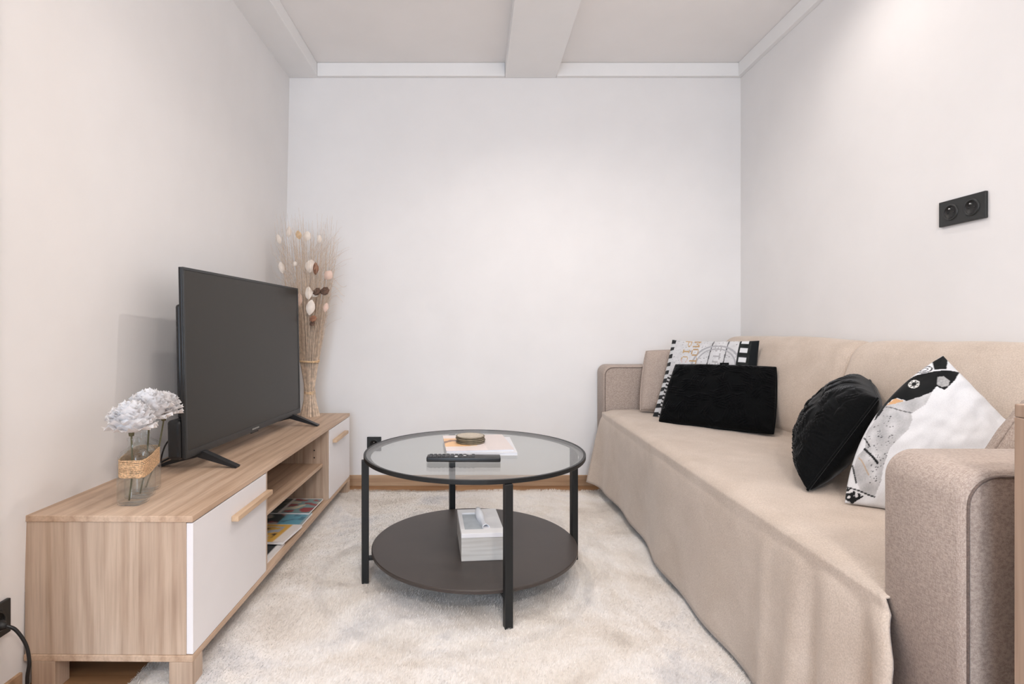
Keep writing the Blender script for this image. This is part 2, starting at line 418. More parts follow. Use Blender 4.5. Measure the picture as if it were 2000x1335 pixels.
# magazines in the niche
def magazine(name, label, x0, x1, y0, y1, z, th, art, rz=0, group=None, pages='paper', nx=40, ny=30, tilt=0):
    cx, cy = (x0+x1)/2, (y0+y1)/2; hx, hy = (x1-x0)/2, (y1-y0)/2
    t = thing(name, label, 'magazine', (cx, cy, z), (tilt, 0, rz), group)
    box('pages', (-hx+.001, -hy+.001, .0006), (hx-.001, hy-.001, th-.0008), pages, t, 0)
    box('back_cover', (-hx, -hy, 0), (hx, hy, .0005), 'paper', t, 0)
    vs_, fs, cols = [], [], []
    for j in range(ny+1):
        for i in range(nx+1):
            a, b = i/nx, j/ny; vs_.append((-hx+2*hx*a, -hy+2*hy*b, th-.0007)); cols.append(art(a, b))
    nn = len(vs_); vs_ += [(v[0], v[1], th) for v in vs_]; cols += cols
    for j in range(ny):
        for i in range(nx):
            a = j*(nx+1)+i; q = (a, a+1, a+nx+2, a+nx+1); fs.append(tuple(nn+k for k in q)); fs.append(q[::-1])
    ring = [i for i in range(nx+1)]+[j*(nx+1)+nx for j in range(1, ny+1)]+[ny*(nx+1)+i for i in range(nx-1, -1, -1)]+[j*(nx+1) for j in range(ny-1, 0, -1)]
    for k in range(len(ring)): a, b = ring[k], ring[(k+1) % len(ring)]; fs.append((a, b, nn+b, nn+a))
    c = mesh('cover', vs_, fs, 'magazine_print', t, False); paint(c, cols)
    return t
def n2(a, b, s, o): return noise.noise((a*s, b*s, o))
def art_black(a, b): return (24, 30, 34) if a < .94 else (230, 228, 226)
def art_yellow(a, b):
    if a > .86 or b > .97: return (232, 224, 218)
    v = n2(a, b, 4, 2.3)
    if .1 < b < .85 and .05 < a < .78:
        if v > .18: return (168, 172, 178)
        if v > -.1: return (206, 160, 66)
        return (62, 46, 36)
    return (216, 168, 72)
def art_teal(a, b):
    if b < .08 or a > .97: return (150, 168, 172)
    v = n2(a, b, 5, 7.7)
    if a > .62: return (96, 158, 178) if v > -.3 else (70, 120, 140)
    if v > .2: return (170, 160, 150)
    if v > .02: return (160, 60, 70) if a > .45 else (92, 110, 96)
    return (24, 34, 34)
def art_split(a, b):
    if .48 < a < .54 or b > .95: return (214, 206, 200)
    v = n2(a, b, 5, 12.1)
    if a > .54: return (150, 58, 60) if v > .1 else ((120, 150, 152) if v > -.25 else (206, 196, 170))
    return (36, 46, 44) if v > -.1 else (92, 98, 92)
nz0 = .0915
magazine('magazine', 'black covered magazine, nearest in the niche of the television stand', -.985, -.722, 1.885, 2.075, nz0, .012, art_black, R(-1))
magazine('magazine', 'yellow covered magazine between black and teal ones in the stand niche', -.985, -.708, 2.035, 2.235, nz0+.0125, .010, art_yellow, R(-3), tilt=R(-2.2))
magazine('magazine', 'teal covered magazine behind the yellow one in the stand niche', -.985, -.712, 2.20, 2.395, nz0+.004, .008, art_teal, R(-1), tilt=R(0))
magazine('magazine', 'magazine with red and grey split cover, farthest in the stand niche', -.985, -.715, 2.372, 2.575, nz0+.0125, .006, art_split, R(-2), tilt=R(0))

# ================================================================== TELEVISION (local: y along screen, x = front)
TVL = Vector((-.900, 2.236, TOPZ)); tvyaw = math.atan2(.062, .962)
tv = thing('television', 'black flat screen television on two splayed feet on the oak stand', 'television', TVL, (0, 0, -tvyaw))
W2, B0, B1 = .482, .050, .672; lean = R(-2.2)
def lean_x(z): return -math.tan(R(1.2))*(z-B0)
def tvbox(name, lo, hi, mat, bev=.002, parent=tv):
    bm = bmesh.new(); add_box(bm, lo, hi, bev)
    for v in bm.verts: v.co.x += lean_x(v.co.z)
    return from_bm(name, bm, mat, parent)
tvbox('panel', (-.013, -W2, B0), (-.002, W2, B1), 'black_plastic', .002)
bm = bmesh.new()                                             # frame round the screen
for lo_, hi in (((-.002, -W2, B0), (.003, W2, B0+.024)), ((-.002, -W2, B1-.009), (.003, W2, B1)), ((-.002, -W2, B0+.024), (.003, -W2+.009, B1-.009)), ((-.002, W2-.009, B0+.024), (.003, W2, B1-.009))):
    add_box(bm, lo_, hi, .001)
for v in bm.verts: v.co.x += lean_x(v.co.z)
from_bm('bezel', bm, 'tv_bezel', tv)
tvbox('screen', (-.0015, -W2+.0091, B0+.0241), (.0008, W2-.0091, B1-.0091), 'tv_screen', 0)
bm = bmesh.new(); add_box(bm, (-.060, -W2-.006, B0-.004), (-.0133, W2-.06, B0+.125), .012, 3)
for v in bm.verts: v.co.x += lean_x(v.co.z)
from_bm('rear_housing', bm, 'black_plastic', tv)
bm = bmesh.new(); add_box(bm, (-.036, -W2+.012, B0+.1255), (-.0133, W2-.02, B1-.12), .011, 3)
for v in bm.verts: v.co.x += lean_x(v.co.z)
from_bm('rear_shell', bm, 'black_plastic', tv, True)
lg = box('logo_plate', (.003, -.035, B0+.006), (.0036, .035, B0+.018), 'tv_bezel', tv, .0002)
for k in range(7):
    y0 = -.030+k*.0087
    m_ = box('logo_mark', (-.0004, y0-.0024+.0, -.0030), (.0008, y0+.0034, .0030), 'logo_grey', None, .0002); m_.parent = lg
    m_.location = (.0005, y0+.001, 0)
bm = bmesh.new(); add_box(bm, (-.006, -.03, B0-.006), (.0, .03, B0), .001); from_bm('sensor', bm, 'black_plastic', tv)
for fy in (-.385, .395):
    bm = bmesh.new()
    for sx, reach in ((1, .135), (-1, .135)):
        prof = [(0, B0+.006), (0, B0-.014), (sx*reach, .0), (sx*(reach+.004), .006), (sx*.02, B0+.006)]
        # splay: foot turns outwards a little along y
        va = [bm.verts.new((px-.012, fy-.013+abs(px)*.0, pz)) for px, pz in prof]; vb = [bm.verts.new((px-.012, fy+.013, pz)) for px, pz in prof]
        bm.faces.new(va); bm.faces.new(vb[::-1])
        for k in range(5): bm.faces.new((va[k], vb[k], vb[(k+1) % 5], va[(k+1) % 5]))
    from_bm('foot', bm, 'black_plastic', tv)
cord = tube('tv_cable', spline([(-.985, 1.79, .565), (-1.03, 1.82, .530), (-1.07, 1.865, .485), (-1.092, 1.895, .4475), (-1.10, 1.93, .4462), (-1.105, 2.05, .4462)], 40), .0028, 'black_plastic')
tag(cord, 'thin black cable hanging behind the near end of the television', 'cable')

# ================================================================== SOCKETS
def socket(loc, rot, label, n=1, pin=True):
    t = thing('wall_socket', label, 'socket', loc, rot)
    w_ = .082*n
    bm = bmesh.new(); add_box(bm, (-w_/2, -.041, 0), (w_/2, .041, .010), .002); from_bm('plate', bm, 'black_socket', t)
    for k in range(n):
        cx = (k-(n-1)/2)*.074
        lathe('socket_ring', [(.0205, .0102), (.0215, .0125), (.0255, .0125), (.0265, .0101)], 'black_socket', t, (cx, 0, 0), 40)
        well = lathe('socket_well', [(.0005, .0104), (.0200, .0104), (.0204, .0120)], 'socket_hole', t, (cx, 0, 0), 40)
        if pin:
            pn = lathe('earth_pin', [(.0026, .0), (.0026, .0052), (.0016, .0062), (.0002, .0064)], 'steel', None, (0, .011, .0105), 16); pn.parent = well; pn['label'] = 'steel earth pin'
        for sx in (-1, 1):
            hl = lathe('pin_hole', [(.0002, .0002), (.0028, .0002), (.0028, 0)], 'black_plastic', None, (sx*.0095, 0, .0107), 12); hl.parent = well
    return t
socket((XR-.0003, 1.722, 1.291), (R(90), 0, R(-90)), 'black double wall socket with steel pins high on the right wall', 2)
socket((-.578, YB-.0003, .243), (R(90), 0, 0), 'black single wall socket on the back wall behind the coffee table', 1)
s3 = socket((wall_left_x(1.285, .22)+.0004, 1.285, .218), (R(90), 0, R(90)), 'black wall socket low on the left wall with a plug in it', 1)
px = wall_left_x(1.297, .2)
pl = thing('power_plug', 'black plug and cord running down beside the television stand', 'plug', (px+.0135, 1.285, .212))
lathe('plug_body', [(.0005, 0), (.014, 0), (.015, .005), (.010, .014), (.006, .022), (.0005, .0225)], 'black_plastic', pl, (0, 0, 0), 24).rotation_euler = (0, R(90), 0)
tube('cord', spline([Vector(p)-pl.location for p in ((px+.033, 1.285, .212), (-1.091, 1.293, .198), (-1.073, 1.30, .160), (-1.0645, 1.30, .120), (-1.069, 1.30, .083), (-1.070, 1.30, .045), (-1.072, 1.29, .012), (-1.08, 1.25, .0052), (-1.09, 1.18, .0052))], 56), .0042, 'black_plastic', pl)

# ================================================================== BOTTLE VASE AND FLOWERS
bv = thing('bottle_vase', 'three clear glass bottles bound with twine on the near end of the stand', 'vase', (-.915, 1.465, TOPZ))
def flask(loc, rz):
    prof = [(.0005, .0015), (.030, .0015), (.0335, .004), (.0345, .012), (.0345, .118), (.033, .130), (.026, .143), (.015, .151), (.0125, .157), (.0125, .170), (.0150, .173), (.0150, .178), (.0120, .179),
            (.0105, .176), (.0105, .157), (.014, .148), (.025, .139), (.0315, .126), (.0325, .116), (.0325, .014), (.030, .007), (.0005, .006)]
    vs_, fs, n = [], [], 48
    for r, z in prof:
        sq = max(0, min(1, (r-.016)/.016))
        for k in range(n):
            a = 2*math.pi*k/n; c, s = math.cos(a), math.sin(a)
            e = 2+2.6*sq; rr = r/((abs(c)**e+abs(s)**e)**(1/e)); vs_.append((rr*c, rr*s*(1-.18*sq), z))
    for i in range(len(prof)-1):
        for k in range(n): fs.append((i*n+k, i*n+(k+1) % n, (i+1)*n+(k+1) % n, (i+1)*n+k))
    o = mesh('bottle', vs_, fs, 'bottle_glass', bv); o.location = loc; o.rotation_euler = (0, 0, rz); return o
spots = [(-.003, 0, 0), (-.022, .060, 0), (-.042, .120, 0)]
for k, s in enumerate(spots): flask(s, R([-4, 3, -2][k]))
wv, wf_ = [], []
for k in range(13):                                         # turns of twine
    z = .079+k*.0036; pts = []
    for i in range(97):
        a = 2*math.pi*i/96; c, s = math.cos(a), math.sin(a)
        e = 5; rx, ry = .0375, .095; rr = 1/((abs(c/rx)**e+abs(s/ry)**e)**(1/e)); sk = -.33
        x = rr*c-.022+sk*rr*s; y = .060+rr*s
        pts.append((x, y, z+.012*(y-.0)*2.2*.5+.0012*math.sin(a*3+k)+random.uniform(-.0004, .0004)))
    v, f = tube_geo(pts, .0021, 5, False); b = len(wv); wv += v; wf_ += [tuple(b+i for i in q) for q in f]
mesh('twine_band', wv, wf_, 'twine', bv)['label'] = 'rough jute twine wrap'
def petal_mesh(seed, wd, ln):
    rn = random.Random(seed); vs_, fs, nu, nv_ = [], [], 12, 6; ph = rn.random()*6
    for j in range(nv_+1):
        t = j/nv_
        for i in range(nu+1):
            u = i/nu*2-1; ang = u*wd*(.35+.65*t)
            r = ln*t*(1-.10*u*u)+ (ln*.05*math.sin(u*13+ph) if t > .8 else 0)*t
            x = r*math.sin(ang); y = r*math.cos(ang)
            z = ln*(.30*t**1.6)+ln*.075*t*t*math.sin(u*7+ph)+ln*.04*t**3*math.sin(u*19+ph*2)
            vs_.append((x, y, z))
    for j in range(nv_):
        for i in range(nu): a = j*(nu+1)+i; fs.append((a, a+1, a+nu+2, a+nu+1))
    me = bpy.data.meshes.new('petal'); me.from_pydata(vs_, [], fs); me.materials.append(MAT['petal_white'])
    me.polygons.foreach_set('use_smooth', [True]*len(me.polygons)); return me
def petal_mat():
    a = N('petal_white'); f = a.noise(a.coord('Object'), 60); a.l(a.ramp(f, [(.3, (244, 242, 243)), (.7, (252, 250, 250))]), a.b.inputs['Base Color'])
    a.set(Roughness=.9, Specular_IOR_Level=.1); tl = a.n('ShaderNodeBsdfTranslucent'); tl.inputs['Color'].default_value = (.95, .94, .94, 1)
    mx = a.n('ShaderNodeMixShader'); mx.inputs[0].default_value = .25; a.l(a.b.outputs[0], mx.inputs[1]); a.l(tl.outputs[0], mx.inputs[2]); a.l(mx.outputs[0], a.out.inputs['Surface']); MAT['petal_white'] = a.m
petal_mat()
PET = [petal_mesh(k, .62, .062) for k in range(5)]
def bloom(loc, tip, base, size, label, seed):
    rn = random.Random(seed)
    t = thing('carnation', label, 'flower', loc, (0, 0, 0), 'white blooms in the twine bound bottles')
    head = Vector(tip)
    for ring, (n, pitch, sc) in enumerate(((9, -14, .95), (11, 4, 1.0), (12, 18, .98), (12, 32, .94), (11, 45, .88), (10, 57, .82), (9, 68, .75), (8, 78, .68))):
        for k in range(n):
            o = bpy.data.objects.new('petal', PET[rn.randrange(5)]); link(o, t)
            az = 2*math.pi*(k+.5*ring)/n+rn.uniform(-.2, .2)
            o.location = head+Vector((0, 0, .004*ring)); o.scale = [size*sc*rn.uniform(.92, 1.08)]*3
            o.rotation_euler = (R(pitch+rn.uniform(-8, 8)), 0, az)
    vs_, fs = [], []                                      # white core added to catch light inside the bloom
    for j in range(13):
        for i in range(24):
            th_ = math.pi*j/12; a_ = 2*math.pi*i/24; rr = .040*size*(1+.10*noise.noise((math.cos(a_)*3, math.sin(a_)*3, th_*3+seed)))
            vs_.append(head+Vector((rr*math.sin(th_)*math.cos(a_), rr*math.sin(th_)*math.sin(a_), rr*.72*math.cos(th_)+.018*size)))
    for j in range(12):
        for i in range(24): fs.append((j*24+i, (j+1)*24+i, (j+1)*24+(i+1) % 24, j*24+(i+1) % 24))
    mesh('bloom_core', vs_, fs, 'petal_white', t)
    tube('stem', spline([Vector(base), Vector(base)*.5+head*.5+Vector((.004, .002, -.02)), head-Vector((0, 0, .02)), head], 12), .0022, 'stem_green', t, 6)
    lathe('calyx', [(.0005, -.022), (.006, -.02), (.008, -.005), (.011, .004)], 'stem_green', t, tuple(head), 12)
VX, VY = -.915, 1.465
bloom((VX-.003, VY, TOPZ), (.002, -.012, .205), (-.012, 0, .009), 1.0, 'large white carnation, frontmost bloom above the glass bottles', 1)
bloom((VX-.022, VY+.060, TOPZ), (.024, .002, .228), (.0, 0, .009), .98, 'white carnation in the middle bottle, highest of the blooms', 2)
bloom((VX-.042, VY+.120, TOPZ), (.046, .010, .222), (.0, 0, .009), .82, 'white carnation leaning right from the rearmost bottle', 3)

# ================================================================== DRIED BUNDLE
BX, BY = -.882, 2.925
db = thing('dried_bundle', 'tall bundle of dried twigs and seed pods tied with straw beside the television', 'dried flowers', (BX, BY, TOPZ))
rn = random.Random(11); sv, sf = [], []
def bundle_pt(a, q, h, cx=0):
    # radius of bundle at height h for a stem with fraction q (0 centre..1 rim)
    ks = [(0, .052), (.05, .040), (.128, .0215), (.20, .033), (.295, .048), (.5, .085), (.75, .135), (1.1, .175)]
    for (h0, r0), (h1, r1) in zip(ks, ks[1:]):
        if h <= h1: t = (h-h0)/(h1-h0); r = r0+(r1-r0)*t; break
    else: r = ks[-1][1]
    return Vector((r*q*math.cos(a)-.012*h, r*q*math.sin(a), h))
for k in range(520):
    a = rn.random()*2*math.pi; q = math.sqrt(rn.random()); H = rn.uniform(.55, 1.09) if rn.random() < .8 else rn.uniform(.35, .6)
    ph = rn.random()*6; pts, rads = [], []
    for i in range(13):
        t = i/12; h = H*t; p = bundle_pt(a, q, h)
        wv_ = .008*t*t; p += Vector((wv_*math.sin(ph+t*5), wv_*math.cos(ph+t*4), 0))
        p.x = max(p.x, -.185); p.y = min(p.y, .215)
        pts.append(p); rads.append((.0021 if H < .75 else .0015)*(1-.78*t))
    v, f = tube_geo(pts, rads, 4, False); b = len(sv); sv += v; sf += [tuple(b+i for i in qd) for qd in f]
for k in range(340):                                        # fine wisps at the top and the right side
    a = rn.random()*2*math.pi; q = math.sqrt(rn.random()); h0 = rn.uniform(.45, .9); p = bundle_pt(a, q, h0); d_ = Vector((math.cos(a)*.7, math.sin(a)*.4, rn.uniform(.5, 1.6))).normalized()
    L_ = rn.uniform(.06, .16); pts = []
    for i in range(6):
        t = i/5; c = p+d_*L_*t+Vector((rn.uniform(-.006, .006), 0, .02*math.sin(t*4+a)*t)); c.x = max(c.x, -.19); c.y = min(c.y, .22); pts.append(c)
    v, f = tube_geo(pts, [.0007*(1-.5*i/5) for i in range(6)], 3, False); b = len(sv); sv += v; sf += [tuple(b+i for i in qd) for qd in f]
for k in range(3):                                          # long stray curl to the right
    p = bundle_pt(0, 1, .62+.05*k); pts = [p+Vector((.012*i, -.004*i, .028*math.sin(i*.5+k))) for i in range(8)]
    v, f = tube_geo(pts, .0008, 3, False); b = len(sv); sv += v; sf += [tuple(b+i for i in qd) for qd in f]
mesh('twigs', sv, sf, 'stem_dry', db)['kind'] = 'stuff'
def tie(h, r, n):
    v_, f_ = [], []
    for k in range(n):
        pts = [(r*math.cos(2*math.pi*i/40)-.012*h, r*math.sin(2*math.pi*i/40), h+k*.0055+.002*math.sin(i*.3+k)) for i in range(41)]
        v, f = tube_geo(pts, .003, 5, False); b = len(v_); v_ += v; f_ += [tuple(b+i for i in q) for q in f]
    mesh('straw_tie', v_, f_, 'tie_straw', db)
tie(.120, .0262, 3); tie(.292, .0525, 2)
def pod(px, pz, w_, h_, mat, name, y=-.10, cup=0, tilt=0):
    # leaf-like seed pod: shallow cupped disc with pointed ends
    vs_, fs, nu, nv_ = [], [], 10, 8
    for j in range(nv_+1):
        t = j/nv_
        wd = math.sin(math.pi*min(.98, max(.02, t)))**.7
        for i in range(nu+1):
            u = i/nu*2-1; vs_.append((u*w_/2*wd, -.4*w_*(1-u*u*wd)*wd*.6, (t-.5)*h_))
    for j in range(nv_):
        for i in range(nu): a = j*(nu+1)+i; fs.append((a, a+1, a+nu+2, a+nu+1))
    nn = len(vs_); vs_ += [(v[0]*.92, v[1]+.006, v[2]*.95) for v in vs_]; fs += [tuple(nn+i for i in f[::-1]) for f in fs]
    o = mesh(name, vs_, fs, mat, db, True, (px, y, pz)); o.rotation_euler = (0, tilt, rn.uniform(-.4, .4)); return o
def PU(u): return (u-925)/F*(BY-.1)-BX
def PZ(v): return .917-(v-640)/F*(BY-.1)-TOPZ
for (u, v, w_, h_, m_, nm, tl) in (
    (563, 452, 10, 19, 'pod_white', 'pale_pod', .1), (582, 458, 9, 15, 'tie_straw', 'straw_pod', -.2), (599, 461, 14, 17, 'pod_white', 'pale_pod', .3), (623, 466, 8, 13, 'pod_white', 'pale_pod', 0),
    (543, 466, 9, 17, 'pod_white', 'pale_pod', -.3), (549, 522, 9, 20, 'pod_white', 'pale_pod', -.2), (575, 515, 9, 9, 'pod_white', 'pale_pod', .5), (605, 519, 17, 22, 'pod_white', 'pale_pod', .2), (616, 524, 10, 21, 'pod_brown', 'brown_pod', 0),
    (641, 537, 15, 17, 'pod_pink', 'pink_pod', .6), (602, 572, 12, 22, 'pod_white', 'pale_pod', 0), (612, 574, 13, 10, 'pod_white', 'pale_pod', .4), (606, 600, 14, 26, 'pod_white', 'pale_pod', .15), (584, 584, 9, 22, 'pod_pink', 'pink_pod', 0), (636, 600, 8, 16, 'pod_pink', 'pink_pod', .2)):
    pod(PU(u), PZ(v), w_*.0033, h_*.0031, m_, nm, -.085-.002*(v % 7), 0, tl)
def lotus(u, v, r, mat, name):
    vs_, fs, n = [], [], 22; prof = [(.15, -.9), (.6, -.62), (.95, -.1), (1, .12), (.9, .2), (.0, .12)]
    for (pr, pz) in prof:
        for k in range(n): a = 2*math.pi*k/n; sc = 1+.10*math.sin(a*7); vs_.append((pr*r*sc*math.cos(a), pr*r*sc*math.sin(a), pz*r))
    for i in range(len(prof)-1):
        for k in range(n): fs.append((i*n+k, i*n+(k+1) % n, (i+1)*n+(k+1) % n, (i+1)*n+k))
    o = mesh(name, vs_, fs, mat, db, True, (PU(u), -.095, PZ(v))); o.rotation_euler = (R(62), 0, R(rn.uniform(-30, 30)))
lotus(618, 569, .022, 'pod_dark', 'seed_head'); lotus(634, 568, .024, 'pod_dark', 'seed_head'); lotus(611, 622, .019, 'pod_brown', 'seed_head'); lotus(609, 632, .013, 'pod_dark', 'seed_head')

# ================================================================== COFFEE TABLE
TX, TY, TR, TH = .004, 2.027, .404, .462
ct = thing('coffee_table', 'round coffee table with glass top, black metal legs and dark lower shelf', 'coffee table', (TX, TY, 0))
lathe('glass_top', [(.0005, TH-.0065), (TR-.006, TH-.0065), (TR-.006, TH-.0005), (.0005, TH-.0005)], 'table_glass', ct, n=128, smooth=False)
lathe('rim', [(TR-.0055, TH-.014), (TR+.002, TH-.014), (TR+.003, TH-.012), (TR+.003, TH-.001), (TR+.002, TH), (TR-.0055, TH)], 'black_metal', ct, n=128, closed=True, smooth=False)
lathe('inner_lip', [(TR-.022, TH-.0135), (TR-.006, TH-.0135), (TR-.006, TH-.0075), (TR-.022, TH-.0075)], 'black_metal', ct, n=128, closed=True, smooth=False)
sh = lathe('lower_shelf', [(.0005, .106), (.376, .106), (.379, .109), (.379, .117), (.376, .1195), (.0005, .1195)], 'shelf_brown', ct, n=128, smooth=False)
leg_a = math.atan2(-.39, .10)
for k in range(4):
    a = leg_a+k*math.pi/2; lx, ly = .4015*math.cos(a), .4015*math.sin(a)
    bm = bmesh.new(); add_box(bm, (-.0125, -.0125, .012), (.0125, .0125, TH-.0141), .0015)
    lg_ = from_bm('leg', bm, 'black_metal', ct, False, (lx, ly, 0)); lg_.rotation_euler = (0, 0, a)
    bm = bmesh.new(); add_box(bm, (0, -.010, .094), (.389, .010, .1055), .001); br = from_bm('shelf_bar', bm, 'black_metal', ct); br.rotation_euler = (0, 0, a)
    if k > 1: br.location.z = -.0004
# things on the glass
def art_top(a, b):
    v = n2(a, b, 3, 4.2)
    if a > .62: return (226, 214, 210)
    if .25 < b < .8 and a < .5:
        k = abs(b-.52-.12*math.sin(a*9))
        if k < .06: return (150, 110, 90)
        return (246, 196, 140) if v > -.2 else (250, 222, 190)
    return (240, 226, 222)
def art_plain(a, b): return (226, 226, 230)
MZ = TH
magazine('magazine', 'thick pale magazine under the stack on the glass table top', -.094, .152, 1.932, 2.212, MZ, .010, art_plain, R(2), pages='paper_cool')
magazine('magazine', 'magazine with orange and pink cover under the coasters on the glass table', -.112, .132, 1.940, 2.216, MZ+.0103, .008, art_top, R(6), pages='paper_cool')
cz = MZ+.0186
for k in range(4):
    t = thing('coaster', ['lowest', 'second lowest', 'third lowest', 'topmost'][k]+' round beige coaster of the stack on the magazine', 'coaster', (-.012+.002*math.sin(k*2), 2.075+.0015*k % .003, cz+k*.0066), group='round coasters on the magazine')
    lathe('rim', [(.0005, 0), (.050, 0), (.0545, .0022), (.0555, .0038), (.0545, .0058), (.0505, .0062)], 'coaster_edge', t, n=64)
    lathe('face', [(.0505, .0061), (.0495, .0056), (.0005, .0056)], 'coaster_stone', t, n=64)
rm = thing('remote_control', 'black television remote control lying on the glass table top', 'remote', (-.034, 1.86, TH+.0003), (0, 0, R(-1)))
bm = bmesh.new(); add_box(bm, (-.126, -.023, 0), (.126, .023, .017), .004, 3); from_bm('body', bm, 'black_plastic', rm, True)
for r_ in range(4):
    for c in range(11):
        if c in (3, 7) and r_ == 2: continue
        k_ = box('button', (-.117+c*.0145, -.0185+r_*.0095, .0168), (-.107+c*.0145, -.0125+r_*.0095, .0198), 'key_white' if (c, r_) in ((6, 0), (8, 1), (9, 3)) else 'rubber_key', rm, .0008, 1)
# tissue box on the shelf
tb = thing('tissue_box', 'pale wooden tissue box with white tissue on the lower table shelf', 'tissue box', (.022, 1.985, .1197), (0, 0, R(5)))
BXW, BXD = .075, .125
box('body', (-BXW, -BXD, 0), (BXW, BXD, .078), 'grey_wash', tb, .001)
bm = bmesh.new()
add_box(bm, (-BXW, -BXD, .0788), (BXW, -.085, .094), .001); add_box(bm, (-BXW, .085, .0788), (BXW, BXD, .094), .001)
add_box(bm, (-BXW, -.085, .0788), (-.060, .085, .094), .0005); add_box(bm, (.005, -.085, .0788), (BXW, .085, .094), .0005)
from_bm('lid', bm, 'white_laminate', tb)
box('opening', (-.0599, -.0848, .0785), (.0049, .0848, .088), 'box_slot', tb, 0)
vs_, fs = [], []
for j in range(13):                                        # folded sheet standing in the slot
    th_ = j/12
    for i in range(15):
        a = i/14; r_ = .010+.003*math.sin(a*7); cx_ = -.004+.016*a
        ang = math.pi*(1.15-1.3*th_)
        vs_.append((cx_+.004+r_*1.1*math.cos(ang), .062-.135*a, .093+.016*(1-a)**2+(.014+.004*math.sin(a*6))*math.sin(ang)+(-.012 if j in (0, 12) else 0)))
for j in range(12):
    for i in range(14): a = j*15+i; fs.append((a, a+1, a+16, a+15))
tis = mesh('tissue', vs_, fs, 'tissue', tb); md = tis.modifiers.new('thick', 'SOLIDIFY'); md.thickness = .0015

# ================================================================== SOFA
SX, SY0, SY1 = .715, .795, 3.145           # front, near outer side, far outer side
AT, AH = .155, .708
so = thing('sofa', 'long taupe fabric sofa with square arms against the right wall', 'sofa', (SX, SY0, 0))
LEN = SY1-SY0; DEP = XR-SX-.02
def sofa_box(name, lo, hi, bev, seg=4, mat='sofa_fabric', smooth=True):
    return box(name, lo, hi, mat, so, bev, seg, smooth)
sofa_box('base', (.03, AT+.001, .11), (DEP-.02, LEN-AT-.001, .30), .01)
sofa_box('seat_cushion', (.012, AT+.004, .301), (.60, LEN-AT-.004, .447), .03)
sofa_box('backrest', (DEP-.16, AT+.001, .301), (DEP, LEN-AT-.001, .80), .04)
for k in range(2):
    y0 = AT+.006+k*((LEN-2*AT)/2); y1 = y0+(LEN-2*AT)/2-.012
    bm = bmesh.new(); add_box(bm, (.602, y0, .45), (.675, y1, .835), .03, 4)
    for v in bm.verts: v.co.x += .08*(v.co.z-.45)/.4
    bmesh.ops.translate(bm, verts=bm.verts, vec=(.0, 0, 0)); from_bm('back_cushion', bm, 'sofa_fabric', so, True)
def arm_outline(ins=0):
    pts = [(ins, .10+ins)]; r_ = .045
    for q in range(9): a_ = math.pi-math.pi/2*q/8; pts.append((ins+r_+r_*math.cos(a_), AH-ins-r_+r_*math.sin(a_)))
    for q in range(7): a_ = math.pi/2-math.pi/2*q/6; pts.append((DEP-ins-.03+.03*math.cos(a_), AH-ins-.03+.03*math.sin(a_)))
    return pts+[(DEP-ins, .10+ins)]
for k, (a, b) in enumerate(((0, AT), (LEN-AT, LEN))):
    am_c = Vector((DEP/2, (a+b)/2, .4)); bm = bmesh.new()
    lay = []
    for yy, ins in ((a, .010), (a+.003, .003), (a+.010, 0), (b-.010, 0), (b-.003, .003), (b, .010)):
        lay.append([bm.verts.new(Vector((x, yy, z))-am_c) for x, z in arm_outline(ins)])
    nn_ = len(lay[0])
    for l0, l1 in zip(lay, lay[1:]):
        for q in range(nn_): bm.faces.new((l0[q], l0[(q+1) % nn_], l1[(q+1) % nn_], l1[q]))
    bm.faces.new(lay[0]); bm.faces.new(lay[-1][::-1])
    am = from_bm('arm', bm, 'sofa_fabric', so, True, am_c)
    for poly in am.data.polygons:
        if len(poly.vertices) > 4: poly.use_smooth = False
    for ys, sg in ((a, -1), (b, 1)):
        pts = [Vector((x, ys+sg*.0002, z))-am_c for x, z in arm_outline(.0095)]
        v, f = tube_geo(pts, .0021, 6); mesh('seam', v, f, 'sofa_piping', am)
for (lx, ly) in ((.045, .05), (DEP-.08, .05), (.045, LEN-.16), (DEP-.08, LEN-.16)):
    bm = bmesh.new(); add_box(bm, (0, 0, 0), (.04, .06, .109), .002)
    for v in bm.verts:
        if v.co.z < .05: v.co.x = v.co.x*.7+(.0 if lx < .3 else .012)-(.015 if lx < .3 else 0)
    from_bm('leg', bm, 'leg_wood', so, False, (lx, ly, .0005))
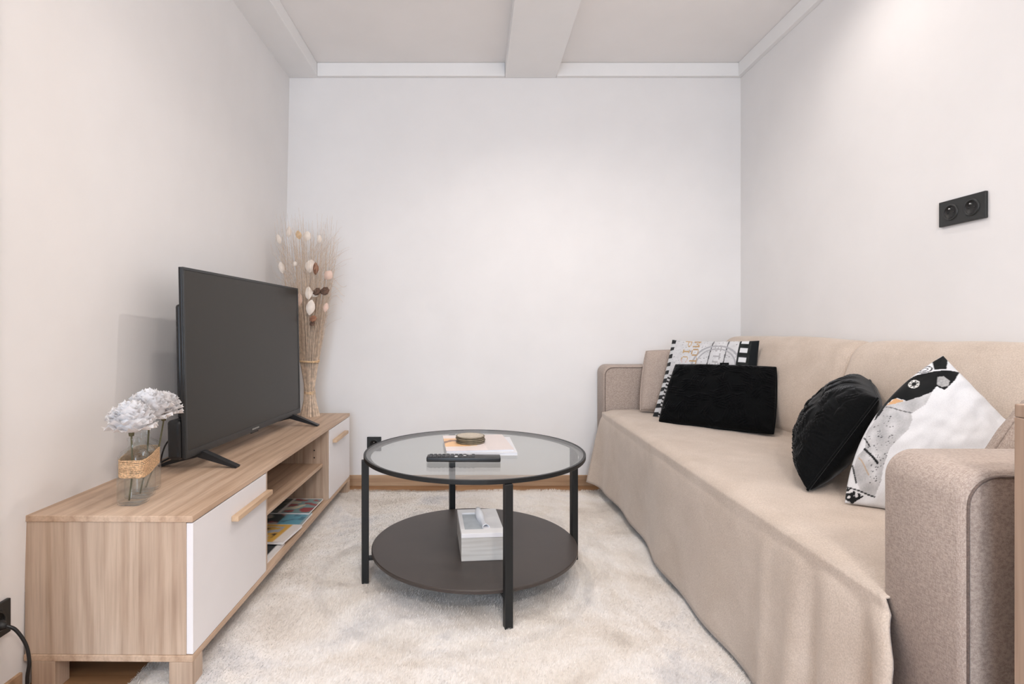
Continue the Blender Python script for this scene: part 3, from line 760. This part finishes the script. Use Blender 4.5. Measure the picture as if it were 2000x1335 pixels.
# throw
prof = [(-.012, .05), (-.012, .16), (-.012, .28), (-.010, .38), (-.002, .428), (.025, .456), (.075, .463), (.20, .462), (.36, .459), (.50, .457), (.570, .458), (.592, .475), (.603, .55), (.622, .66), (.648, .77), (.672, .83), (.705, .856), (.755, .858), (.79, .842), (.822, .815), (.829, .76), (.830, .66)]
pp = spline([(x, 0, z) for x, z in prof], 150)
vs_, fs = [], []; NS, NT = 190, len(pp); ya, yb = AT+.012, LEN-AT-.012
for s in range(NS+1):
    y = ya+(yb-ya)*s/NS; f_ = s/NS                            # 0 near .. 1 far
    for i, p in enumerate(pp):
        x, z, yy = p.x, p.z, y
        if i < 62 and z < .452:                               # front drop
            dn = max(0, (.452-z)/.40)
            hem = .022+.05*f_**1.5
            z = .452-(.452-z)*(.452-hem)/.402
            x -= dn*(.010+.010*math.sin(y*7.0)+.007*math.sin(y*16+1))
            near = max(0, 1-(y-ya)/.42)
            x -= near*dn**.7*(.024+.032*math.sin((y-ya)*56+.6+dn*1.2)+.010*math.sin((y-ya)*95))*.9
            yy -= max(0, 1-(y-ya)/.30)**1.1*(.030+.035*min(1, dn*5)+.05*dn)
            far = max(0, 1-(yb-y)/.16); x -= far*far*dn*.075
            x = min(x, -.006)
        elif z < .50 and x < .60:                             # seat
            yy -= max(0, 1-(y-ya)/.30)**1.1*.03*max(0, min(1, (.10-x)/.06))
            z += .004*noise.noise((x*5, y*3.5, 1))+.0025*noise.noise((x*14, y*11, 4))+.002
            z += -.010*math.exp(-((y-.45)/.2)**2)*math.exp(-((x-.12)/.12)**2)
        else:                                                 # back
            t = max(0, min(1, (z-.47)/.38))
            bul = abs(math.sin(math.pi*(y-ya)/(yb-ya)*2))**.45
            x -= .030*bul*math.sin(math.pi*min(1, t*1.02))**.8
            if x > .66: z += .014*bul*math.exp(-((x-.73)/.06)**2)
            x += .010*noise.noise((y*4, z*4, 8))*(1-abs(2*t-1))
            z += .006*noise.noise((x*8, y*5, 2))
            yc = y-(ya+yb)/2-.03*t; cre = math.exp(-(yc/.020)**2); x += .030*cre*math.sin(math.pi*min(1, t*.92)); z -= .022*cre*max(0, t-.6)/.4
            x -= .012*math.exp(-((yc+.06)/.05)**2)*math.sin(math.pi*min(1, t))
            x = min(x, .8305)
        vs_.append((x, yy, z))
for s in range(NS):
    for i in range(NT-1): a = s*NT+i; fs.append((a, a+1, a+NT+1, a+NT))
th = mesh('throw_blanket', vs_, fs, 'throw_fleece', None, True, (SX, SY0, 0))
md = th.modifiers.new('thick', 'SOLIDIFY'); md.thickness = .005; md.offset = 1
tag(th, 'beige fleece throw draped over the sofa seat and backrest', 'throw')

# ================================================================== CUSHIONS
def cushion(name, label, corners, thick, mat, nu=70, nv=70, art=None, flat=1.0, seam=None, pinch=.05, wr=.004, seed=0, relief=None, rnd_=.0, back=1.0, bulge=0, expo=.5):
    """corners: bottom-left, bottom-right, top-right, top-left as seen from the front (normal = right x up)"""
    A, B, C, D_ = [Vector(c) for c in corners]; cen = (A+B+C+D_)/4
    nrm = ((B-A)+(C-D_)).cross((D_-A)+(C-B)).normalized()
    t = thing(name, label, 'cushion', cen)
    def base(u, v):
        U, V = 2*u-1, 2*v-1
        u2 = .5+.5*U*(1-pinch*(1-V*V))*math.sqrt(1-rnd_*U*U*V*V); v2 = .5+.5*V*(1-pinch*(1-U*U))*math.sqrt(1-rnd_*U*U*V*V)
        p = (A*(1-u2)+B*u2)*(1-v2)+(D_*(1-u2)+C*u2)*v2
        if bulge: p = p+(A+D_-B-C).normalized()*bulge*4*v*(1-v)*(1-u)
        return p
    vs_, fs, cols = [], [], []; idx = {}
    for side in (1, -1):
        for j in range(nv+1):
            for i in range(nu+1):
                u, v = i/nu, j/nv; edge = i in (0, nu) or j in (0, nv)
                if edge and side == -1: idx[(side, i, j)] = idx[(1, i, j)]; continue
                U, V = 2*u-1, 2*v-1
                pr = ((1-U**2)*(1-V**2))**expo
                p = base(u, v)
                h = thick/2*pr
                h += wr*noise.noise((u*5+seed, v*5, side))*min(1, pr*3)+wr*.5*noise.noise((u*13+seed, v*11, side+3))*min(1, pr*3)
                ed = max(abs(U), abs(V)); h += wr*.8*math.sin((u if abs(V) > abs(U) else v)*38+seed)*max(0, (ed-.72)/.28)*(1-ed)*4
                if relief and side == 1: h += relief(u, v)*min(1, pr*2)
                p = p+nrm*h*(1 if side == 1 else -back)-cen
                idx[(side, i, j)] = len(vs_); vs_.append(p)
                cols.append(art(u, v, side) if art else (255, 255, 255))
        for j in range(nv):
            for i in range(nu):
                q = (idx[(side, i, j)], idx[(side, i+1, j)], idx[(side, i+1, j+1)], idx[(side, i, j+1)])
                fs.append(q if side == 1 else q[::-1])
    o = mesh('cover', vs_, fs, mat, t)
    if art: paint(o, cols)
    if seam:
        pts = [vs_[idx[(1, i, 0)]] for i in range(nu+1)]+[vs_[idx[(1, nu, j)]] for j in range(1, nv+1)]+[vs_[idx[(1, i, nv)]] for i in range(nu-1, -1, -1)]+[vs_[idx[(1, 0, j)]] for j in range(nv-1, 0, -1)]
        v, f = tube_geo(pts+[pts[0]], .0035, 6, False); mesh('seam', v, f, seam, t)
    return t
SZ = .468
# taupe cushion against the far arm
cushion('sofa_cushion', 'taupe fabric cushion leaning on the far arm of the sofa', [(.865, 2.86, SZ+.004), (1.29, 2.86, SZ+.004), (1.33, 2.945, .80), (.925, 2.945, .80)], .11, 'sofa_fabric', 44, 44, pinch=.02, rnd_=.12, seed=3, seam='sofa_fabric', expo=.35)
# film leader print
FONT = {'M': ('10001', '11011', '10101', '10101', '10001', '10001', '10001'), 'O': ('01110', '10001', '10001', '10001', '10001', '10001', '01110'), 'T': ('11111', '00100', '00100', '00100', '00100', '00100', '00100'),
        'I': ('01110', '00100', '00100', '00100', '00100', '00100', '01110'), 'N': ('10001', '11001', '10101', '10101', '10011', '10001', '10001'), 'P': ('11110', '10001', '10001', '11110', '10000', '10000', '10000'),
        'C': ('01110', '10001', '10000', '10000', '10000', '10001', '01110'), 'U': ('10001', '10001', '10001', '10001', '10001', '10001', '01110'), 'R': ('11110', '10001', '10001', '11110', '10100', '10010', '10001'),
        'E': ('11111', '10000', '10000', '11110', '10000', '10000', '11111'), 'S': ('01111', '10000', '10000', '01110', '00001', '00001', '11110'), 'A': ('01110', '10001', '10001', '11111', '10001', '10001', '10001')}
def text_down(word, u, v, u_right, v_top, size, pitch):
    """word turned a quarter clockwise: reads downwards, letter tops towards +u"""
    k = (v_top-v)/pitch; i = int(k)
    if k < 0 or i >= len(word): return False
    fx = (k-i)/.78; fy = (u_right-u)/size
    if not (0 <= fx < 1 and 0 <= fy < 1): return False
    return FONT[word[i]][int(fy*7)][int(fx*5)] == '1'
def art_film(u, v, side):
    if side == -1: return (28, 30, 32)
    base = 208+10*n2(u, v, 9, 1)-14*max(0, n2(u, v, 30, 5))
    col = (base, base, base+2)
    if u < .06:                                             # perforated edge
        k = (v*9.5+.12*n2(u, v, 7, 1)) % 1
        return (40, 42, 44) if (k < .5) else (206, 208, 210)
    if u > .925: return (16, 20, 24)
    if u > .80:
        k = ((v+.02)*8.2) % 1
        if .822 < u < .90 and k < .52: return (218, 220, 222)
        g = 34+20*n2(u, v, 20, 3); return (g, g+3, g+3)
    if u < .17 and v < .52:                                  # slate stripes low on the left
        if ((v*22+u*9) % 1) < .5 and n2(u, v, 8, 6) > -.35: return (24, 26, 28)
    if text_down('MOTION', u, v, .375, .985, .085, .118): return (178, 146, 104) if v > .66 else (176, 168, 176)
    if text_down('PICTURE', u, v, .265, .985, .080, .110): return (186, 156, 112) if v > .72 else (200, 172, 166)
    du, dv = u-.585, v-.66; r = math.hypot(du, dv)
    if text_down('START', u, v, .625, .93, .075, .112) : return (168, 166, 168)
    if .205 < r < .222 or .245 < r < .268: return (166, 166, 170)
    if abs(du+.085-.05*(v-.66)) < .006 or abs(du-.085-.05*(v-.66)) < .006: return (92, 92, 94)
    if abs(v-.66) < .004 and r < .25: return (168, 166, 164)
    if math.hypot(u-.575, (v-.545)) < .05+.03*n2(u, v, 14, 2): return (206, 160, 98)
    if n2(u, v, 60, 9) > .52: return (120, 120, 122)
    return col
cushion('printed_cushion', 'white film strip print cushion with perforated black edges behind the black one', [(.902, 2.735, SZ+.002), (1.265, 2.43, SZ+.004), (1.350, 2.563, .857), (1.040, 2.84, .855)], .09, 'cushion_print', 210, 210, art=art_film, pinch=.035, seed=1, wr=.003)
# black embossed cushions
def leaf_relief(seed, asp):
    rn = random.Random(seed); st = []
    for k in range(95):
        cx, cy = rn.random()*asp, rn.random(); a = rn.choice([0, .5, 1.1, 1.7, 2.3, 2.8])+rn.uniform(-.2, .2)
        for m_ in range(3): st.append((cx-math.sin(a)*.035*(m_-1), cy+math.cos(a)*.035*(m_-1), math.cos(a), math.sin(a), rn.uniform(.07, .13)))
    grid = {}
    for s in st:
        for gx in range(int((s[0]-.15)*6), int((s[0]+.15)*6)+1):
            for gy in range(int((s[1]-.15)*6), int((s[1]+.15)*6)+1): grid.setdefault((gx, gy), []).append(s)
    def f(u, v):
        x, y = u*asp, v; h = 0
        for (cx, cy, c, s, L_) in grid.get((int(x*6), int(y*6)), ()):
            dx, dy = x-cx, y-cy; al = dx*c+dy*s; ac = -dx*s+dy*c
            if abs(al) < L_: h = max(h, (1-(al/L_)**2)*math.exp(-(ac/.010)**2))
        return .0085*h
    return f
c2 = cushion('black_cushion', 'black embossed velvet lumbar cushion in front of the film print cushion', [(.872, 2.585, SZ), (1.262, 2.262, SZ), (1.318, 2.345, .752), (.985, 2.665, .742)], .13, 'black_velvet', 170, 110, relief=leaf_relief(4, 1.7), seam='black_velvet', seed=6, pinch=.02, rnd_=.09, expo=.42)
box('zip_tag', (.02, .02, .135), (.060, .026, .150), 'black_velvet', c2, .001)
cushion('black_cushion', 'puffy black velvet cushion standing on the seat beside the bird cushion', [(1.185, 1.89, SZ+.004), (.905, 1.475, SZ+.004), (1.130, 1.515, .722), (1.405, 1.93, .752)], .22, 'black_velvet', 120, 90, relief=leaf_relief(9, 1.5), seam='black_velvet', seed=8, pinch=.03, rnd_=.05, back=.6, expo=.40)
# bird print
PQ = [(1645, 992), (1985, 1043), (2060, 930), (1845, 695)]                 # drawing space of the print: corner coordinates
def CP(pts): return [(1620+x/4.172, 690+y/4.172) for x, y in pts]
def inside(p, poly):
    x, y = p; r = False; j = len(poly)-1
    for i in range(len(poly)):
        xi, yi = poly[i]; xj, yj = poly[j]
        if (yi > y) != (yj > y) and x < (xj-xi)*(y-yi)/(yj-yi)+xi: r = not r
        j = i
    return r
def seg_d(p, a, b):
    ax, ay = a; bx, by = b; t = max(0, min(1, ((p[0]-ax)*(bx-ax)+(p[1]-ay)*(by-ay))/((bx-ax)**2+(by-ay)**2)))
    return math.hypot(p[0]-ax-t*(bx-ax), p[1]-ay-t*(by-ay))
HEAD = CP([(385, 600), (440, 450), (520, 330), (620, 245), (740, 195), (890, 180), (1000, 178), (1090, 195), (1045, 290), (970, 378), (905, 335), (860, 395), (760, 435), (660, 447), (580, 405), (545, 410), (495, 455), (440, 540)])
BEAK = CP([(905, 240), (960, 235), (1010, 280), (1000, 335), (950, 345), (905, 320)])
HAT = CP([(855, 75), (955, 15), (985, 10), (975, 168), (878, 165)])
ORANGE = CP([(490, 462), (565, 402), (640, 444), (560, 462)])
BODY = CP([(490, 455), (640, 448), (760, 436), (865, 395), (815, 510), (700, 580), (708, 640), (680, 715), (600, 790), (520, 860), (470, 990), (440, 1120), (380, 1235), (250, 1175), (190, 1010), (240, 885), (310, 825), (318, 700), (390, 590)])
FOOT = CP([(105, 1225), (60, 1110), (150, 1150), (285, 1222), (165, 1275)])
rn = random.Random(5); DOTS = [(1620+rn.uniform(330, 560)/4.172, 690+rn.uniform(560, 1130)/4.172, rn.uniform(.6, 1.5)) for k in range(110)]
def CPT(x, y): return (1620+x/4.172, 690+y/4.172)
def art_bird(u, v, side):
    if side == -1: return (236, 236, 238)
    px_ = (PQ[0][0]*(1-u)+PQ[1][0]*u)*(1-v)+(PQ[3][0]*(1-u)+PQ[2][0]*u)*v
    py_ = (PQ[0][1]*(1-u)+PQ[1][1]*u)*(1-v)+(PQ[3][1]*(1-u)+PQ[2][1]*u)*v
    bl_ = 38*4*v*(1-v)*(1-u); px_ -= .83*bl_; py_ -= .55*bl_
    p = (px_, py_); ex, ey = CPT(717, 290); r = math.hypot(px_-ex, py_-ey)
    if 5.5 < r < 11 and (r > 9.2 or r < 6.6 or (math.atan2(py_-ey, px_-ex)*3.5/math.pi) % 1 < .4): return (226, 226, 222)
    if inside(p, BEAK): g = 165+30*n2(px_, py_, .2, 1); return (g, g, g)
    if inside(p, HAT): return (20, 22, 24)
    if inside(p, HEAD): return (16, 18, 20)
    hx, hy = CPT(795, 150); e = math.hypot((px_-hx)/17, (py_-hy)/8.5)
    if .8 < e < 1.0 or .35 < e < .5: return (40, 42, 44)
    if inside(p, ORANGE): return (206, 164, 122)
    if seg_d(p, CPT(305, 838), CPT(412, 972)) < 2.6 or seg_d(p, CPT(303, 735), CPT(350, 822)) < 1.4: return (20, 22, 24)
    if seg_d(p, CPT(250, 905), CPT(332, 1062)) < 1.1: return (186, 160, 130)
    if inside(p, FOOT): return (26, 28, 30) if n2(px_, py_, .12, 3) < .15 else (220, 220, 222)
    if seg_d(p, CPT(190, 960), CPT(218, 1110)) < 1.6 or seg_d(p, CPT(120, 1130), CPT(380, 1235)) < 1.3: return (36, 38, 40)
    if inside(p, BODY):
        for dx, dy, dr in DOTS:
            if abs(px_-dx) < dr and abs(py_-dy) < dr*.8: return (70, 72, 74)
        if seg_d(p, CPT(490, 480), CPT(700, 570)) < 1.2: return (110, 110, 112)
        g = 188+26*n2(px_, py_, .05, 2)+10*n2(px_, py_, .3, 4); return (g, g, g+2)
    return (222, 223, 226)
cushion('bird_cushion', 'white cushion printed with a black and grey bird beside the sofa arm', [(.952, 1.392, SZ), (1.20, 1.215, SZ), (1.335, 1.26, .60), (1.224, 1.415, .845)], .12, 'cushion_print', 230, 230, art=art_bird, pinch=.01, seed=12, wr=.009, bulge=.05)
cushion('sofa_cushion', 'taupe fabric cushion tucked behind the near arm of the sofa', [(.90, 1.075, SZ+.01), (1.33, 1.075, SZ+.01), (1.36, 1.00, .80), (1.02, 1.0, .80)], .10, 'sofa_fabric', 44, 44, pinch=.02, rnd_=.12, seed=5, seam='sofa_fabric', expo=.35)

# ================================================================== WOODEN CABINET END AT THE RIGHT EDGE
sb = thing('oak_cabinet', 'pale oak cabinet end at the right edge beside the sofa arm', 'cabinet', (.722, .30, 0))
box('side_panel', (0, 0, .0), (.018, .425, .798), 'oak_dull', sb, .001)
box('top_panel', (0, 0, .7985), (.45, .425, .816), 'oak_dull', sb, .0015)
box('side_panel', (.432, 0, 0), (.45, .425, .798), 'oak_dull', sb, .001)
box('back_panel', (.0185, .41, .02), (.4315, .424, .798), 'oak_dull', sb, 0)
for k in range(2):
    dd = box('door', (.0195+k*.207, .001, .03), (.2245+k*.206, .018, .796), 'white_laminate', sb, .001)
    h = box('handle', (-.06, -.014, -.006), (.06, -.0005, .006), 'oak_handle', None, .001); h.parent = dd; h.location = (0, -.0165, .25)
